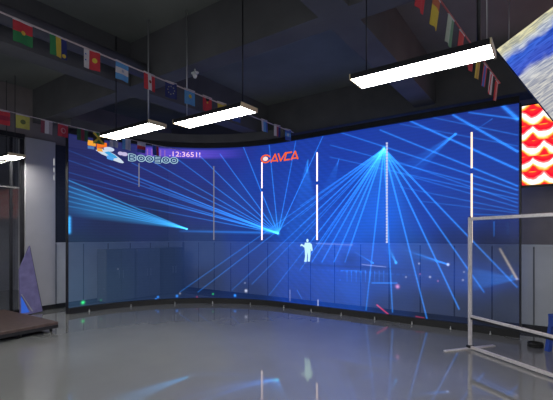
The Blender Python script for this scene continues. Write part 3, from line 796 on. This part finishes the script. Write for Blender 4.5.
spec3 = [(2.55, ('h',[RED,RED,(.3,.02,.04)]), 'red flag highest on the right string at the top edge', None),
 (2.83, ('cross',[(.30,.05,.09),RED,WHT]), 'dark red flag with pale crossed stripes on the right string', None),
 (3.10, ('f',[RED]), 'plain red flag beside the yellow flag on the right string', None),
 (3.42, ('h',[(.45,.12,.06),YEL,YEL]), 'tall yellow flag with a red top on the right string', None),
 (3.80, ('v',[(.45,.50,.42),(.40,.5,.42),(.16,.3,.2)]), 'pale white and green flag on the right string', None),
 (4.14, ('f',[(.55,.06,.06)]), 'bright red flag just above the largest ceiling light', None),
 (4.50, ('h',[(.5,.09,.07),RED]), 'red flag just below the largest ceiling light', None),
 (4.78, ('v',[YEL,(.5,.28,.05)]), 'yellow flag below the largest ceiling light', None),
 (5.08, ('v',[RED,BLU,RED]), 'red and blue flag low on the right string', None),
 (5.38, ('v',[WHT,RED,WHT]), 'red and white flag next to last at the low end of right string', None),
 (5.68, ('v',[RED,(.5,.2,.22)]), 'red flag last at the low end of the right string', None)]
for y, s, lab, ch in spec3:
    t = (y-A3.y)/(B3.y-A3.y); p = A3.lerp(B3, t)
    flag((p.x, p.y, p.z-.03), .165, .235, s, lab, G3, (B3.x-A3.x, B3.y-A3.y), .12, ch)

# ------------------------------------------------------------------ glass writing board on feet, right foreground
u = Vector((math.cos(TH), math.sin(TH), 0)); f = Vector((-math.sin(TH), math.cos(TH), 0))
base = u*2.74 + f*5.52
bd = (u*.31 - f*.95)
gb = thing('glass_board', 'clear glass board in an aluminium frame on floor feet, right foreground', 'glass board', tuple(base), math.atan2(bd.y, bd.x))
LB, HB = 1.85, 1.862
for x in (0, LB):
    MB().box(x-.022, x+.022, -.02, .02, .03, HB, None, .005).build('post', M['alu'], gb)
    ft = MB(); ft.box(x-.028, x+.028, -.44, .44, .0, .022, None, .006).build('foot', M['alu'], gb)
    MB().box(x-.03, x+.03, -.045, .045, .022, .06, None, .006).build('foot_bracket', M['dark_steel'], gb)
MB().box(-.022, LB+.022, -.022, .022, HB-.042, HB, None, .005).build('top_rail', M['alu'], gb)
rl = MB(); rl.box(.022, LB-.022, -.02, .02, .452, .486, None, .004); rl.build('middle_rail', M['alu'], gb)
MB().box(.022, LB-.022, -.016, .016, .425, .450, M['dark_steel'], .003).build('pen_ledge', None, gb)
MB().box(.022, LB-.022, -.02, .02, .012, .052, None, .005).build('bottom_rail', M['alu'], gb)
MB().box(.02, LB-.02, -.003, .003, .487, HB-.043).build('glass_pane', M['clear'], gb)
for x in (.0, LB):
    MB().lathe([(.014,0),(.014,.01),(.008,.016)], 10, (x, 0, HB)).build('end_knob', M['black'], gb)

# ------------------------------------------------------------------ blue stool and cable coil behind the board
def ground(px, d): k = (px-276.5)/390; return u*(k*d) + f*d
sp_ = ground(569, 5.30)
stl = thing('plastic_stool', 'blue plastic stool behind the glass board at the right edge', 'stool', tuple(sp_), TH+.2)
sb = MB(); sb.box(-.17, .17, -.17, .17, .49, .52, None, .012); sb.build('seat', M['blue_plastic'], stl)
sk = MB()
for a in (0, PI/2, PI, 3*PI/2): sk.box(-.165, .165, -.165, -.15, .35, .50, None, .004, Matrix.Rotation(a, 4, 'Z'))
sk.build('apron', M['blue_plastic'], stl)
for sx in (-1, 1):
    for sy in (-1, 1):
        lm = MB(); k = .125
        lm.prism([(-.03,-.03),(.03,-.03),(.03,.03),(-.03,.03)], 0, 1, lambda a, b, t: (sx*(.165-.03*t)+a*(1-.1*t), sy*(.165-.03*t)+b*(1-.1*t), .40*t), None)
        lm.build('leg', M['blue_plastic'], stl)
MB().box(-.12, -.06, -.172, -.1655, .40, .46).build('sticker', M['white_plastic'], stl, None, 0, label='white sticker')
cp = ground(535.5, 5.62); cl = []
for i in range(140):
    a = i*2*PI/28; cl.append((.085*math.cos(a)*(1+.1*math.sin(a*.37)), .085*math.sin(a)*(1+.1*math.cos(a*.3)), .012+.011*(i/28)))
tag(MB().tube(cl, .012, 8).build('cable_coil', M['rubber'], None, tuple(cp)), 'small coil of black cable on the floor beside the blue stool', 'cable')

# ------------------------------------------------------------------ low platform at the left edge
pf = thing('low_platform', 'low dark brown platform on castors at the left edge of the floor', 'platform', (-6.76, 3.22, 0), math.radians(2))
MB().box(-2.0, 0, -1.6, 0, .12, .165, None, .005).build('deck', M['brown_deck'], pf)
e = MB()
for a in ((-.03,0,-1.6,0), (-2.0,-1.97,-1.6,0), (-1.97,-.03,-1.6,-1.57), (-1.97,-.03,-.03,0)): e.box(*a, .065, .12)
e.build('edge_frame', M['black_metal'], pf)
for x in (-.08, -1.9):
    for y in (-.08, -.55, -1.05, -1.5):
        c = MB().box(-.025, .025, -.012, .012, .04, .065).build('castor', M['dark_steel'], pf, (x, y, 0))
        w = MB(); w.lathe([(.004,-.014),(.024,-.014),(.028,-.008),(.028,.008),(.024,.014),(.004,.014)], 14)
        wo = w.build('wheel', M['rubber'], c, (0, 0, .028)); wo.rotation_euler = (PI/2, 0, 0)

# triangular sail-like panel standing against the grey wall panel
tp = thing('triangle_panel', 'tall purple triangular glossy panel standing by the grey wall panel', 'panel', (XL+.30, 3.40, 0), 0)
violet = plain('violet_acrylic', (.20, .18, .38), .10, 0, .2, 7)
def lean(u_, v_, a_): return Vector((-.02+a_-.05*v_, u_, v_))
MB().prism([(0,.0),(.42,.03),(.20,1.40),(.0,.93)], 0, .035, lean).build('sail', violet, tp)
blue_e = emit('blue_reflection_glow', (.06,.20,.95), .55)  # glow painted in for the blue that the glossy panel reflects
MB().prism([(.02,.05),(.17,.05),(.02,.40)], .036, .040, lean).build('reflection_facet', blue_e, tp)
MB().prism([(.02,.43),(.035,.43),(.235,.06),(.215,.06)], .041, .046, lean).build('lit_line_strip', M['pale_metal'], tp)  # pale strip painted in for a lit diagonal line
MB().prism([(.42,.03),(.428,.03),(.208,1.40),(.20,1.40)], -.002, .038, lean).build('edge_trim', M['dark_steel'], tp)
# glowing dashes that paint light reflections on the edge of the grey panel
reflection_m = emit('pale_reflection_glow', (.8,.82,.85), .5)
st_ = thing('reflection_dashes', 'three short white light reflections painted as dashes on grey wall panel', 'painted reflection', (XL+.0595, 4.165, 2.83))
for a, c in ((0, .10), (.17, .27), (.32, .47)): MB().box(0, .004, -.012, .012, a, c).build('reflection_dash', reflection_m, st_)

# ------------------------------------------------------------------ cabinets along the left wall, seen through the screen
def cabinet(y0, y1, h, mat, label, cat='cabinet'):
    t = thing('low_cabinet', label, cat, (XL+.05, (y0+y1)/2, 0), 0, 'cabinets behind the curved screen'); w = (y1-y0)/2 - .015
    MB().box(0, .38, -w, w, .04, h, mat, .006).build('body', None, t)
    MB().box(.03, .36, -w+.02, w-.02, 0, .04).build('foot_rail', M['black'], t)
    for s in (-1, 1):
        d = MB().box(.38, .398, min(s*.008, s*(w-.01)), max(s*.008, s*(w-.01)), .07, h-.03, mat, .004).build('door', None, t)
        MB().box(.398, .412, s*.05-.008, s*.05+.008, h*.45, h*.6, None, .003).build('handle', M['pale_metal'], d)
cabinet(5.15, 5.95, 1.28, M['cabinet'], 'grey two door cabinet seen through left end of the curved screen')
cabinet(5.98, 6.72, 1.28, M['cabinet'], 'grey two door cabinet seen through the screen beside the dark one')
cabinet(6.80, 7.55, 1.28, M['cabinet_dark'], 'dark two door cabinet seen through the curved part of the screen')

# ------------------------------------------------------------------ ambient light, view
wd = bpy.data.worlds.new('world'); scene.world = wd; wd.use_nodes = True
wd.node_tree.nodes['Background'].inputs[0].default_value = (.80, .84, .90, 1); wd.node_tree.nodes['Background'].inputs[1].default_value = WORLD
vs = scene.view_settings; vs.view_transform = 'Standard'; vs.look = 'None'; vs.gamma = 1; vs.use_curve_mapping = False; vs.exposure = EXPO
scene.cycles.transparent_max_bounces = 16
